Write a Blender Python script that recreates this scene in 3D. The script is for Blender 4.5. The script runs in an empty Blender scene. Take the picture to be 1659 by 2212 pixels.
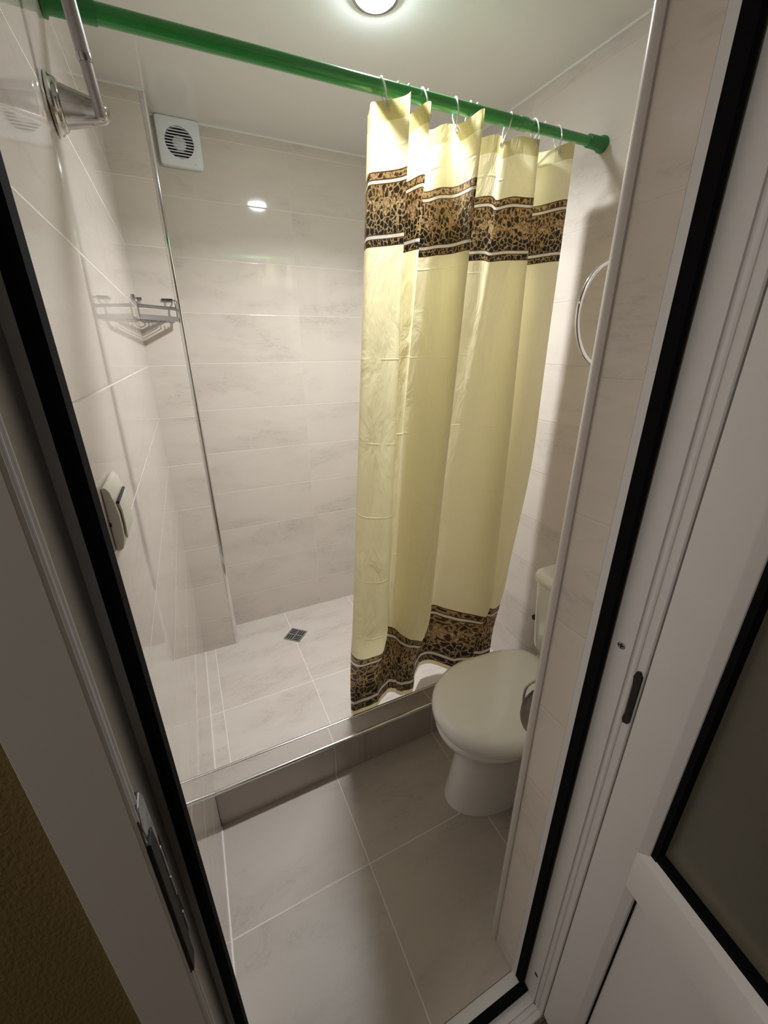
import bpy, bmesh, math, random
from mathutils import Vector, Matrix
random.seed(7)
S = bpy.context.scene
COL = S.collection
PI = math.pi

# ------------------------------------------------------------------ camera
FPX = 876.0
cam_d = bpy.data.cameras.new('camera')
cam = bpy.data.objects.new('camera', cam_d)
COL.objects.link(cam)
cam_d.sensor_fit = 'HORIZONTAL'
cam_d.sensor_width = 36.0
cam_d.lens = FPX / 1659.0 * 36.0
cam_d.clip_start = 0.01
RIGHT = Vector((0.9018, -0.4322, -0.0047))
DOWN = Vector((-0.1661, -0.3351, -0.9274))
RIGHT.normalize()
DOWN = (DOWN - RIGHT * DOWN.dot(RIGHT)).normalized()
FWD = RIGHT.cross(DOWN)
CZ = 1.5
m = Matrix((( RIGHT.x, -DOWN.x, -FWD.x, 0.0),
            ( RIGHT.y, -DOWN.y, -FWD.y, 0.0),
            ( RIGHT.z, -DOWN.z, -FWD.z, CZ),
            (0, 0, 0, 1)))
cam.matrix_world = m
S.camera = cam

# ------------------------------------------------------------------ world, exposure, hall light
S.view_settings.view_transform = 'Standard'
S.view_settings.look = 'None'
S.view_settings.gamma = 1.0
S.view_settings.use_curve_mapping = False
S.view_settings.exposure = 0.26
LAMP_POS = (0.567, 1.222, 2.277)
LAMP_POWER = 11.6
HALL_POWER = 11.0
w = bpy.data.worlds.new('world'); S.world = w
w.use_nodes = True
w.node_tree.nodes['Background'].inputs[0].default_value = (0.9, 0.92, 1.0, 1)
w.node_tree.nodes['Background'].inputs[1].default_value = 0.02
sl = bpy.data.lights.new('spotlight_beam', 'AREA')
sl.shape = 'DISK'; sl.size = 0.075; sl.energy = LAMP_POWER; sl.color = (0.97, 0.985, 1.0); sl.spread = math.radians(138)
slo = bpy.data.objects.new('spotlight_beam', sl); COL.objects.link(slo)
slo.location = (LAMP_POS[0], LAMP_POS[1], LAMP_POS[2] - 0.0225)
hl = bpy.data.lights.new('hall_ceiling_lamp', 'AREA')
hl.shape = 'DISK'; hl.size = 0.35; hl.energy = HALL_POWER; hl.color = (1.0, 0.93, 0.86)
hlo = bpy.data.objects.new('hall_ceiling_lamp', hl); COL.objects.link(hlo)
hlo.location = (-1.05, 0.02, 2.42)

# ------------------------------------------------------------------ dimensions
XR = 1.21; YB = 2.04; YC = 1.883; XC = 0.048; ZC = 2.277; ZS = 0.07
YF = 0.42; YO = 0.265; XJ = 0.525
def wlx(y, z): return -0.122 + 0.0115 * (y - 0.3) + 0.010 * (z - 1.0)

# ------------------------------------------------------------------ helpers
def finish(name, bm, mat, parent=None, smooth=False, bevel=0.0, seg=2, angle=40):
    bmesh.ops.recalc_face_normals(bm, faces=bm.faces)
    me = bpy.data.meshes.new(name); bm.to_mesh(me); bm.free()
    o = bpy.data.objects.new(name, me); COL.objects.link(o)
    if mat: me.materials.append(mat)
    if smooth or bevel:
        for p in me.polygons: p.use_smooth = True
        try:
            me.set_sharp_from_angle(angle=math.radians(angle))
        except Exception: pass
    if bevel:
        b = o.modifiers.new('bevel', 'BEVEL'); b.width = bevel; b.segments = seg
        b.limit_method = 'ANGLE'; b.angle_limit = math.radians(35)
        b.harden_normals = True
    if parent is not None: o.parent = parent
    return o

def tag(o, label=None, cat=None, group=None, kind=None):
    if label: o['label'] = label
    if cat: o['category'] = cat
    if group: o['group'] = group
    if kind: o['kind'] = kind
    return o

def empty(name, loc=(0, 0, 0)):
    o = bpy.data.objects.new(name, None); COL.objects.link(o)
    o.empty_display_size = 0.05
    o.location = loc
    return o

def part(name, bm, mat, parent, **k):
    """mesh built in world coordinates, parented to an empty without moving"""
    off = Vector(parent.location)
    p = parent
    while p.parent is not None:
        p = p.parent; off += Vector(p.location)
    bmesh.ops.translate(bm, verts=bm.verts, vec=-off)
    return finish(name, bm, mat, parent, **k)

def add_box(bm, x0, x1, y0, y1, z0, z1, M=None):
    vs = [Vector((x, y, z)) for x in (x0, x1) for y in (y0, y1) for z in (z0, z1)]
    if M: vs = [M @ v for v in vs]
    v = [bm.verts.new(c) for c in vs]
    for f in ((0,1,3,2),(4,6,7,5),(0,4,5,1),(2,3,7,6),(0,2,6,4),(1,5,7,3)):
        bm.faces.new([v[i] for i in f])
    return bm
def box(*a, **k): return add_box(bmesh.new(), *a, **k)

def add_prism(bm, pts, fa, fb):
    """polygon pts, fa/fb map a 2D point to the two ends"""
    a = [bm.verts.new(fa(p)) for p in pts]; b = [bm.verts.new(fb(p)) for p in pts]
    n = len(pts)
    bm.faces.new(a); bm.faces.new(list(reversed(b)))
    for i in range(n): bm.faces.new((a[i], a[(i+1) % n], b[(i+1) % n], b[i]))
    return bm
def prism(pts, fa, fb): return add_prism(bmesh.new(), pts, fa, fb)

def frames(pts, closed=False):
    out = []; n = len(pts); up = None
    for i, p in enumerate(pts):
        if closed: t = pts[(i+1) % n] - pts[i-1]
        else: t = pts[min(i+1, n-1)] - pts[max(i-1, 0)]
        t = t.normalized()
        if up is None:
            up = Vector((0, 0, 1)) if abs(t.z) < 0.9 else Vector((1, 0, 0))
        s = t.cross(up).normalized(); up = s.cross(t).normalized()
        out.append((s, up))
    return out

def add_tube(bm, pts, r, n=12, closed=False, cap=True):
    pts = [Vector(p) for p in pts]
    rs = r if isinstance(r, (list, tuple)) else [r] * len(pts)
    rings = []
    for (s, u), p, rr in zip(frames(pts, closed), pts, rs):
        rings.append([bm.verts.new(p + (s * math.cos(2*PI*k/n) + u * math.sin(2*PI*k/n)) * rr) for k in range(n)])
    m_ = len(rings)
    for i in range(m_ if closed else m_ - 1):
        a, b = rings[i], rings[(i+1) % m_]
        for k in range(n): bm.faces.new((a[k], a[(k+1) % n], b[(k+1) % n], b[k]))
    if cap and not closed:
        bm.faces.new(rings[0]); bm.faces.new(list(reversed(rings[-1])))
    return bm
def tube(*a, **k): return add_tube(bmesh.new(), *a, **k)

def add_loft(bm, rings, cap=True):
    R = [[bm.verts.new(p) for p in r] for r in rings]
    n = len(R[0])
    for a, b in zip(R, R[1:]):
        for k in range(n): bm.faces.new((a[k], a[(k+1) % n], b[(k+1) % n], b[k]))
    if cap:
        bm.faces.new(R[0]); bm.faces.new(list(reversed(R[-1])))
    return bm

def add_lathe(bm, prof, M, n=32):
    """prof: (radius, height) about local z, placed by matrix M"""
    rings = []
    for r, h in prof:
        rings.append([M @ Vector((max(r, 1e-5) * math.cos(2*PI*k/n), max(r, 1e-5) * math.sin(2*PI*k/n), h)) for k in range(n)])
    return add_loft(bm, rings)
def lathe(*a, **k): return add_lathe(bmesh.new(), *a, **k)

def spline(pts, per=8):
    pts = [Vector(p) for p in pts]; out = []
    n = len(pts)
    for i in range(n - 1):
        p0 = pts[max(i-1, 0)]; p1 = pts[i]; p2 = pts[i+1]; p3 = pts[min(i+2, n-1)]
        for k in range(per):
            t = k / per
            out.append(0.5 * ((2*p1) + (-p0+p2)*t + (2*p0-5*p1+4*p2-p3)*t*t + (-p0+3*p1-3*p2+p3)*t**3))
    out.append(pts[-1]); return out

# ------------------------------------------------------------------ materials
class NT:
    def __init__(s, name):
        s.m = bpy.data.materials.new(name); s.m.use_nodes = True
        s.t = s.m.node_tree; s.n = s.t.nodes; s.b = s.n['Principled BSDF']; s.out = s.n['Material Output']
    def new(s, typ, **k):
        x = s.n.new(typ)
        for a, v in k.items(): setattr(x, a, v)
        return x
    def L(s, a, b): s.t.links.new(a, b)
    def _in(s, sock, v):
        if v is None: return
        if hasattr(v, 'is_linked') or isinstance(v, bpy.types.NodeSocket): s.L(v, sock)
        else: sock.default_value = v
    def math(s, op, a, b=None, c=None, clamp=False):
        x = s.new('ShaderNodeMath', operation=op); x.use_clamp = clamp
        s._in(x.inputs[0], a); s._in(x.inputs[1], b); s._in(x.inputs[2], c)
        return x.outputs[0]
    def vmath(s, op, a, b=None, scale=None):
        x = s.new('ShaderNodeVectorMath', operation=op)
        s._in(x.inputs[0], a); s._in(x.inputs[1], b)
        if scale is not None: s._in(x.inputs['Scale'], scale)
        return x.outputs[0]
    def mix(s, f, a, b, blend='MIX'):
        x = s.new('ShaderNodeMix', data_type='RGBA', blend_type=blend)
        s._in(x.inputs[0], f); s._in(x.inputs[6], a); s._in(x.inputs[7], b)
        return x.outputs[2]
    def step(s, v, lo, hi, a=0.0, b=1.0):
        x = s.new('ShaderNodeMapRange'); x.interpolation_type = 'SMOOTHSTEP'
        s._in(x.inputs[0], v); s._in(x.inputs[1], lo); s._in(x.inputs[2], hi); s._in(x.inputs[3], a); s._in(x.inputs[4], b)
        return x.outputs[0]
    def noise(s, vec, scale, detail=4, rough=0.55, dist=0.0):
        x = s.new('ShaderNodeTexNoise'); s._in(x.inputs['Vector'], vec)
        x.inputs['Scale'].default_value = scale; x.inputs['Detail'].default_value = detail
        x.inputs['Roughness'].default_value = rough; x.inputs['Distortion'].default_value = dist
        return x.outputs[0], x.outputs[1]

def srgb(r, g, b):
    f = lambda c: (c/255/12.92) if c/255 <= 0.04045 else ((c/255+0.055)/1.055)**2.4
    return (f(r), f(g), f(b), 1.0)

def simple(name, col, rough=0.4, metal=0.0, coat=0.0, bump=0.0, bscale=200, var=0.0, spec=0.5):
    q = NT(name)
    tc = q.new('ShaderNodeTexCoord')
    n1, _ = q.noise(tc.outputs['Object'], bscale, 3)
    if var:
        c = q.mix(n1, tuple([x*(1-var) for x in col[:3]] + [1]), tuple([min(1, x*(1+var)) for x in col[:3]] + [1]))
        q.L(c, q.b.inputs['Base Color'])
    else:
        q.b.inputs['Base Color'].default_value = col
    q.b.inputs['Roughness'].default_value = rough
    q.b.inputs['Metallic'].default_value = metal
    q.b.inputs['Coat Weight'].default_value = coat
    q.b.inputs['Specular IOR Level'].default_value = spec
    if bump:
        b = q.new('ShaderNodeBump'); b.inputs['Strength'].default_value = 0.5
        b.inputs['Distance'].default_value = bump
        q.L(n1, b.inputs['Height']); q.L(b.outputs[0], q.b.inputs['Normal'])
    return q.m

def tile_mat(name, au, u0, w_, av, v0, h_, base, dark, grout, rough=0.06, gw=0.0022, vein=0.44, tilt=0.005,
             rot=0.35, vsc=3.0, ior=1.5, wav=0.00005, vj=0.35):
    q = NT(name)
    tc = q.new('ShaderNodeTexCoord')
    sep = q.new('ShaderNodeSeparateXYZ'); q.L(tc.outputs['Object'], sep.inputs[0])
    ax = {'X': 0, 'Y': 1, 'Z': 2}
    U = sep.outputs[ax[au]]; V = sep.outputs[ax[av]]
    u = q.math('DIVIDE', q.math('SUBTRACT', U, u0), w_); v = q.math('DIVIDE', q.math('SUBTRACT', V, v0), h_)
    fu = q.math('FRACT', u); fv = q.math('FRACT', v)
    du = q.math('MULTIPLY', q.math('MINIMUM', fu, q.math('SUBTRACT', 1.0, fu)), w_)
    dv = q.math('MULTIPLY', q.math('MINIMUM', fv, q.math('SUBTRACT', 1.0, fv)), h_)
    d = q.math('MINIMUM', q.math('ADD', du, (1-vj)*gw*0.45), dv)
    g = q.step(d, gw*0.35, gw*0.65, 1.0, 0.0)
    idv = q.new('ShaderNodeCombineXYZ'); q.L(q.math('FLOOR', u), idv.inputs[0]); q.L(q.math('FLOOR', v), idv.inputs[1])
    wn = q.new('ShaderNodeTexWhiteNoise'); wn.noise_dimensions = '3D'; q.L(idv.outputs[0], wn.inputs[0])
    # vein space: u along, v up, shifted per tile
    cv = q.new('ShaderNodeCombineXYZ'); q.L(U, cv.inputs[0]); q.L(V, cv.inputs[1])
    sh = q.vmath('ADD', cv.outputs[0], q.vmath('SCALE', wn.outputs['Color'], scale=9.0))
    mp = q.new('ShaderNodeMapping'); q.L(sh, mp.inputs[0])
    mp.inputs['Rotation'].default_value = (0, 0, -rot); mp.inputs['Scale'].default_value = (1.0, 2.6, 1.0)
    n1, _ = q.noise(mp.outputs[0], vsc, 7, 0.62, 0.9)
    ridge = q.math('ABSOLUTE', q.math('SUBTRACT', n1, 0.5))
    v1 = q.step(ridge, 0.0, 0.05, 1.0, 0.0)
    n2, _ = q.noise(mp.outputs[0], vsc*0.7, 5, 0.6, 0.3)
    patch = q.step(n2, 0.42, 0.66)
    fine, _ = q.noise(mp.outputs[0], vsc*16, 5, 0.7, 0.4)
    vv = q.math('MULTIPLY', q.math('MULTIPLY', v1, patch), q.step(fine, 0.4, 0.62))
    c = q.mix(q.math('MULTIPLY', q.math('ADD', q.math('MULTIPLY', patch, 0.9), q.math('MULTIPLY', wn.outputs['Value'], 0.25)), vein), base, dark)
    c = q.mix(q.math('MULTIPLY', vv, vein*0.9, clamp=True), c, tuple([x*0.70 for x in dark[:3]] + [1]))
    c = q.mix(g, c, grout)
    q.L(c, q.b.inputs['Base Color'])
    q.L(q.math('MAXIMUM', q.math('MULTIPLY', g, 0.6), rough), q.b.inputs['Roughness'])
    q.b.inputs['IOR'].default_value = ior
    # relief: recessed joint with pillowed tile rim, faint glaze waviness
    hgt = q.step(d, gw*0.3, gw*1.3, 0.0, 1.0)
    wv, _ = q.noise(tc.outputs['Object'], 26, 2, 0.5)
    hh = q.math('ADD', q.math('MULTIPLY', hgt, 0.0005), q.math('MULTIPLY', wv, wav))
    bp = q.new('ShaderNodeBump'); bp.inputs['Distance'].default_value = 1.0; bp.inputs['Strength'].default_value = 1.0
    q.L(hh, bp.inputs['Height'])
    tl = q.vmath('SCALE', q.vmath('SUBTRACT', wn.outputs['Color'], (0.5, 0.5, 0.5)), scale=tilt)
    nn = q.vmath('NORMALIZE', q.vmath('ADD', bp.outputs[0], tl))
    q.L(nn, q.b.inputs['Normal'])
    return q.m

TB = (0.675, 0.61, 0.55, 1); TD = (0.54, 0.48, 0.425, 1); TG = (0.77, 0.72, 0.66, 1)
TH = 0.199; TZ = 0.05
M_back = tile_mat('tile_back', 'X', 0.543-0.5, 0.5, 'Z', TZ, TH, TB, TD, TG)
M_side = tile_mat('tile_side', 'Y', 0.20, 1.9, 'Z', TZ, TH, TB, TD, TG, tilt=0.0035, rough=0.03, ior=1.75, wav=0.00002, vein=0.3)
M_right = tile_mat('tile_right', 'Y', 0.33, 0.52, 'Z', TZ, TH, TB, TD, (0.6,0.53,0.47,1), rough=0.12)
M_col = tile_mat('tile_column', 'X', -0.31, 0.5, 'Z', TZ, TH, TB, TD, TG)
M_rev = tile_mat('tile_reveal', 'Y', 0.0, 0.5, 'Z', TZ+0.006, TH+0.0015, TB, TD, (0.66,0.59,0.52,1), rough=0.15)
FB = (0.465, 0.415, 0.37, 1); FD = (0.36, 0.325, 0.285, 1); FG = (0.66, 0.61, 0.56, 1)
M_floor = tile_mat('tile_floor', 'X', 0.285, 0.423, 'Y', 0.715, 0.4, FB, FD, FG, rough=0.33, gw=0.0035, vj=1.0, vein=0.45, rot=0.9, vsc=4.0, tilt=0.002, wav=0.00004)
M_sfloor = tile_mat('tile_shower_floor', 'X', -0.066, 0.39, 'Y', 1.457, 0.60, (0.62,0.57,0.515,1), TD, (0.8,0.75,0.69,1), rough=0.16, gw=0.003, vj=1.0, vein=0.7, rot=0.8, vsc=5.0, tilt=0.002)
M_curb = tile_mat('tile_curb', 'X', 0.287-0.54, 0.42, 'Y', -0.4, 0.8, FB, FD, FG, rough=0.2, gw=0.003, vj=1.0, vsc=5.0, tilt=0.0)
M_chrome = simple('chrome', (0.78, 0.78, 0.79, 1), 0.07, 1.0)
M_chrome2 = simple('chrome_wire', (0.38, 0.38, 0.39, 1), 0.18, 1.0)
M_chromed = simple('chrome_dim_reflections', (0.50, 0.49, 0.48, 1), 0.08, 1.0)  # chrome with reflections of dim surroundings put into a darkened base colour
M_satin = simple('satin_chrome', (0.86, 0.86, 0.86, 1), 0.2, 1.0)
M_steel = simple('brushed_steel', (0.42, 0.43, 0.44, 1), 0.35, 1.0)
M_dark = simple('dark_slot', (0.008, 0.009, 0.012, 1), 0.6)
M_green = simple('green_enamel', (0.030, 0.27, 0.055, 1), 0.28, coat=0.3)
M_greend = simple('green_plastic', (0.022, 0.20, 0.045, 1), 0.35)
M_porc = simple('white_porcelain', (0.86, 0.86, 0.85, 1), 0.09, coat=0.5)
M_seat = simple('white_seat_plastic', (0.88, 0.88, 0.87, 1), 0.2, coat=0.6)
M_white = simple('white_plastic', (0.80, 0.82, 0.86, 1), 0.3)
M_pvc = simple('white_pvc_frame', (0.64, 0.625, 0.62, 1), 0.5, bump=0.0, var=0.03, bscale=12)
M_trim = simple('corner_trim_pvc', (0.60, 0.555, 0.52, 1), 0.22)
M_black = simple('black_rubber', (0.004, 0.004, 0.0045, 1), 0.85, bump=0.0003, bscale=400, spec=0.08)
M_cream = simple('cream_plastic', (0.72, 0.69, 0.58, 1), 0.3)
M_greyp = simple('worn_grey_pipe', (0.40, 0.38, 0.385, 1), 0.38, metal=0.35, var=0.35, bscale=45)
M_rust = simple('dark_rusty_steel', (0.030, 0.022, 0.020, 1), 0.42, metal=0.5, var=0.5, bscale=60, bump=0.0006)
M_zinc = simple('scratched_zinc', (0.42, 0.42, 0.43, 1), 0.5, metal=0.6, var=0.5, bscale=150, bump=0.0006)
M_clear = NT('clear_plastic')
M_clear.b.inputs['Base Color'].default_value = (0.93, 0.96, 0.95, 1)
M_clear.b.inputs['Roughness'].default_value = 0.12
M_clear.b.inputs['Transmission Weight'].default_value = 0.55
M_clear = M_clear.m

# stretch ceiling: satin, reflective
q = NT('glossy_ceiling'); tc = q.new('ShaderNodeTexCoord')
n1, _ = q.noise(tc.outputs['Object'], 1.5, 2)
q.L(q.mix(n1, (0.76, 0.76, 0.745, 1), (0.79, 0.79, 0.775, 1)), q.b.inputs['Base Color'])
q.b.inputs['Roughness'].default_value = 0.05
M_ceil = q.m
# olive textured wallpaper
q = NT('olive_wallpaper'); tc = q.new('ShaderNodeTexCoord')
mp = q.new('ShaderNodeMapping'); q.L(tc.outputs['Object'], mp.inputs[0]); mp.inputs['Scale'].default_value = (1, 1, 0.6)
n1, _ = q.noise(mp.outputs[0], 9, 4); n2, _ = q.noise(mp.outputs[0], 320, 3)
q.L(q.mix(n1, (0.15, 0.115, 0.035, 1), (0.21, 0.15, 0.06, 1)), q.b.inputs['Base Color'])
b = q.new('ShaderNodeBump'); b.inputs['Distance'].default_value = 0.0007; q.L(n2, b.inputs['Height']); q.L(b.outputs[0], q.b.inputs['Normal'])
q.b.inputs['Roughness'].default_value = 0.75
M_olive = q.m
M_hall = simple('hall_paint', (0.42, 0.37, 0.27, 1), 0.8)
M_hallf = simple('hall_floor', (0.16, 0.11, 0.07, 1), 0.5, var=0.2, bscale=20)
# glass pane of the door
q = NT('frosted_glass')
q.b.inputs['Base Color'].default_value = (0.64, 0.61, 0.50, 1)
q.b.inputs['Transmission Weight'].default_value = 0.9
q.b.inputs['Roughness'].default_value = 0.28
M_glass = q.m
# lamp bulb
q = NT('lamp_glow')
q.b.inputs['Base Color'].default_value = (1, 1, 1, 1)
q.b.inputs['Emission Color'].default_value = (0.86, 0.95, 1.0, 1)
q.b.inputs['Emission Strength'].default_value = 165.0
M_glow = q.m

# curtain cloth
def curtain_mat():
    q = NT('curtain_cloth')
    uvn = q.new('ShaderNodeUVMap'); uvn.uv_map = 'UVMap'
    sep = q.new('ShaderNodeSeparateXYZ'); q.L(uvn.outputs[0], sep.inputs[0])
    U, V = sep.outputs[0], sep.outputs[1]       # metres
    plain = (0.82, 0.785, 0.57, 1)
    def band(v0, k):
        """local band coordinate b in [0,1] over height H"""
        H = 0.150 * k
        b = q.math('DIVIDE', q.math('SUBTRACT', V, v0), H)
        inside = q.math('MULTIPLY', q.math('GREATER_THAN', b, 0.0), q.math('LESS_THAN', b, 1.0))
        cv = q.new('ShaderNodeCombineXYZ'); q.L(q.math('DIVIDE', U, k), cv.inputs[0]); q.L(q.math('DIVIDE', V, k), cv.inputs[1])
        nz, nc = q.noise(cv.outputs[0], 60, 3, 0.6)
        wv = q.vmath('ADD', cv.outputs[0], q.vmath('SCALE', q.vmath('SUBTRACT', nc, (0.5, 0.5, 0.5)), scale=0.016))
        mp = q.new('ShaderNodeMapping'); q.L(wv, mp.inputs[0]); mp.inputs['Scale'].default_value = (1.0, 0.9, 1)
        vo = q.new('ShaderNodeTexVoronoi'); vo.feature = 'DISTANCE_TO_EDGE'; vo.inputs['Scale'].default_value = 76; q.L(mp.outputs[0], vo.inputs['Vector'])
        vf = q.new('ShaderNodeTexVoronoi'); vf.feature = 'F1'; vf.inputs['Scale'].default_value = 85; q.L(mp.outputs[0], vf.inputs['Vector'])
        big, _ = q.noise(cv.outputs[0], 33, 4, 0.65, 0.8)
        fine, _ = q.noise(cv.outputs[0], 150, 3, 0.7)
        # spot amount grows downward: width of tan net shrinks
        thr = q.math('SUBTRACT', 0.13, q.math('MULTIPLY', b, 0.075))
        spot = q.math('GREATER_THAN', vo.outputs[0], thr)
        midf = q.math('MULTIPLY', q.step(b, 0.28, 0.42), q.step(b, 0.50, 0.72, 1.0, 0.0))
        keep = q.math('GREATER_THAN', q.math('ADD', big, q.math('MULTIPLY', midf, -0.15)), q.step(b, 0.15, 0.8, 0.40, 0.20))
        spot = q.math('MULTIPLY', spot, keep)
        tan = q.mix(q.step(fine, 0.35, 0.7), (0.36, 0.23, 0.10, 1), (0.58, 0.40, 0.19, 1))
        tan = q.mix(q.math('MULTIPLY', midf, q.step(fine, 0.5, 0.62)), tan, (0.70, 0.55, 0.33, 1))
        brown = q.mix(q.step(big, 0.4, 0.6), (0.10, 0.055, 0.014, 1), (0.030, 0.020, 0.010, 1))
        blk = q.mix(q.step(b, 0.35, 0.75), brown, (0.012, 0.014, 0.012, 1))
        c = q.mix(spot, tan, blk)
        streak, _ = q.noise(wv, 95, 3, 0.6, 1.5)
        c = q.mix(q.math('MULTIPLY', q.math('GREATER_THAN', streak, 0.60), q.step(b, 0.2, 0.85, 0.85, 0.25)), c, brown)
        # framing lines, in fractions of the band
        def between(a, z): return q.math('MULTIPLY', q.math('GREATER_THAN', b, a), q.math('LESS_THAN', b, z))
        line = (0.115, 0.058, 0.010, 1); white = (0.80, 0.77, 0.70, 1)
        for a, z, cc in ((0.0, 0.018, line), (0.095, 0.113, line), (0.113, 0.155, white), (0.155, 0.170, line),
                         (0.826, 0.842, line), (0.842, 0.888, white), (0.888, 0.902, line), (0.985, 1.0, line)):
            c = q.mix(between(a, z), c, cc)
        return inside, c
    i1, c1 = band(0.127, 1.0)
    i2, c2 = band(1.540, 2.0)
    hem = q.math('LESS_THAN', V, 0.036)
    col = q.mix(hem, plain, (0.68, 0.64, 0.38, 1))
    col = q.mix(i1, col, c1); col = q.mix(i2, col, c2)
    pat = q.math('ADD', i1, i2, clamp=True)
    # packing creases and little wrinkles
    tc = q.new('ShaderNodeTexCoord')
    fv = q.math('FRACT', q.math('DIVIDE', q.math('ADD', V, 0.03), 0.225))
    dd = q.math('ABSOLUTE', q.math('SUBTRACT', fv, 0.5))
    wob, _ = q.noise(uvn.outputs[0], 14, 2)
    cre = q.step(q.math('ADD', dd, q.math('MULTIPLY', q.math('SUBTRACT', wob, 0.5), 0.02)), 0.0, 0.016, 1.0, 0.0)
    am, _ = q.noise(uvn.outputs[0], 6, 2)
    cre = q.math('MULTIPLY', cre, q.step(am, 0.42, 0.6))
    mp = q.new('ShaderNodeMapping'); q.L(uvn.outputs[0], mp.inputs[0]); mp.inputs['Scale'].default_value = (1.0, 0.45, 1)
    wr, _ = q.noise(mp.outputs[0], 11, 4, 0.55, 0.9)
    hgt = q.math('ADD', q.math('MULTIPLY', cre, 0.0012), q.math('MULTIPLY', wr, 0.010))
    bp = q.new('ShaderNodeBump'); bp.inputs['Distance'].default_value = 1.0; bp.inputs['Strength'].default_value = 0.8
    q.L(hgt, bp.inputs['Height'])
    q.L(col, q.b.inputs['Base Color']); q.L(bp.outputs[0], q.b.inputs['Normal'])
    q.b.inputs['Roughness'].default_value = 0.42
    q.b.inputs['Sheen Weight'].default_value = 0.1
    tr = q.new('ShaderNodeBsdfTranslucent')
    tcol = q.mix(pat, q.mix(hem, (0.90, 0.83, 0.53, 1), (0.62, 0.54, 0.25, 1)), col)
    q.L(tcol, tr.inputs[0]); q.L(bp.outputs[0], tr.inputs['Normal'])
    ms = q.new('ShaderNodeMixShader')
    q.L(q.math('SUBTRACT', 0.52, q.math('MULTIPLY', pat, 0.22)), ms.inputs[0])
    q.L(q.b.outputs[0], ms.inputs[1]); q.L(tr.outputs[0], ms.inputs[2]); q.L(ms.outputs[0], q.out.inputs[0])
    return q.m
M_curtain = curtain_mat()

# ================================================================== SETTING
def struct(name, bm, mat, label=None, **k):
    return tag(finish(name, bm, mat, **k), label, kind='structure')
# left wall (very slightly out of true, as measured)
bm = bmesh.new()
ys = (0.30, 2.18); zs = (-0.12, ZC + 0.12)
vi = [[bm.verts.new((wlx(y, z), y, z)) for z in zs] for y in ys]
vo_ = [[bm.verts.new((-0.26, y, z)) for z in zs] for y in ys]
def qd(*v): bm.faces.new(v)
qd(vi[0][0], vi[1][0], vi[1][1], vi[0][1]); qd(vo_[0][0], vo_[0][1], vo_[1][1], vo_[1][0])
qd(vi[0][0], vi[0][1], vo_[0][1], vo_[0][0]); qd(vi[1][0], vo_[1][0], vo_[1][1], vi[1][1])
qd(vi[0][0], vo_[0][0], vo_[1][0], vi[1][0]); qd(vi[0][1], vi[1][1], vo_[1][1], vo_[0][1])
struct('wall_left', bm, M_side, 'glossy beige tiled wall on the left of the shower')
struct('wall_back', box(-0.26, XR + 0.15, YB, YB + 0.14, -0.12, ZC + 0.12), M_back, 'beige tiled wall behind the shower')
struct('wall_right', box(XR, XR + 0.15, YO, YB, -0.12, ZC + 0.12), M_right, 'beige tiled wall behind the toilet cistern')
struct('floor', box(-0.26, XR + 0.15, 0.340, 1.04, -0.12, 0.0), M_floor, 'large taupe floor tiles in front of the shower step')
struct('floor', box(-0.26, XR + 0.15, 1.10, YB + 0.02, -0.12, ZS), M_sfloor, 'marbled tiled floor of the shower')
struct('ceiling', box(-0.26, XR + 0.15, YO, YB + 0.14, ZC, ZC + 0.12), M_ceil, 'glossy pale grey stretch ceiling')
# front wall right of the opening and lintel above it
struct('wall_front', box(XJ, XR + 0.02, 0.341, YF, -0.12, ZC + 0.05), M_rev, 'tiled wall and reveal right of the door opening')
struct('wall_front', box(-0.13, XJ, 0.341, YF, 2.06, ZC + 0.05), M_rev, 'tiled lintel above the door opening')
# boxed corner column
struct('wall_corner', box(-0.14, XC, YC, YB + 0.005, 0.0, ZC + 0.01), M_col, 'narrow tiled pipe box in the back left corner')
# trims: chrome corner profile of the column, ceiling beads, rounded pvc corner at the reveal
bm = bmesh.new()
c = (XC - 0.004, YC + 0.004); R_ = 0.0075
pts = [(c[0] - 0.010, YC + 0.002), (c[0] - 0.010, YC - 0.0015)]
pts += [(c[0] + R_ * math.cos(a), c[1] + R_ * math.sin(a)) for a in [math.radians(x) for x in (-90, -70, -50, -30, -10, 0)]]
pts += [(XC + 0.0035, c[1] + 0.010), (XC - 0.001, c[1] + 0.010)]
add_prism(bm, pts, lambda p: (p[0], p[1], ZS), lambda p: (p[0], p[1], ZC))
struct('trim_1', bm, M_chrome, 'chrome edge strip down the corner of the pipe box', smooth=True, angle=50)
bm = bmesh.new()
add_box(bm, XC, XR, YB - 0.007, YB, ZC - 0.006, ZC)
add_box(bm, XR - 0.007, XR, YF, YB - 0.007, ZC - 0.006, ZC)
add_box(bm, -0.085, XC, YC - 0.006, YC, ZC - 0.006, ZC)
struct('trim_2', bm, simple('ceiling_bead', (0.78, 0.77, 0.75, 1), 0.3), 'thin white bead where the walls meet the ceiling')
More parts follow.
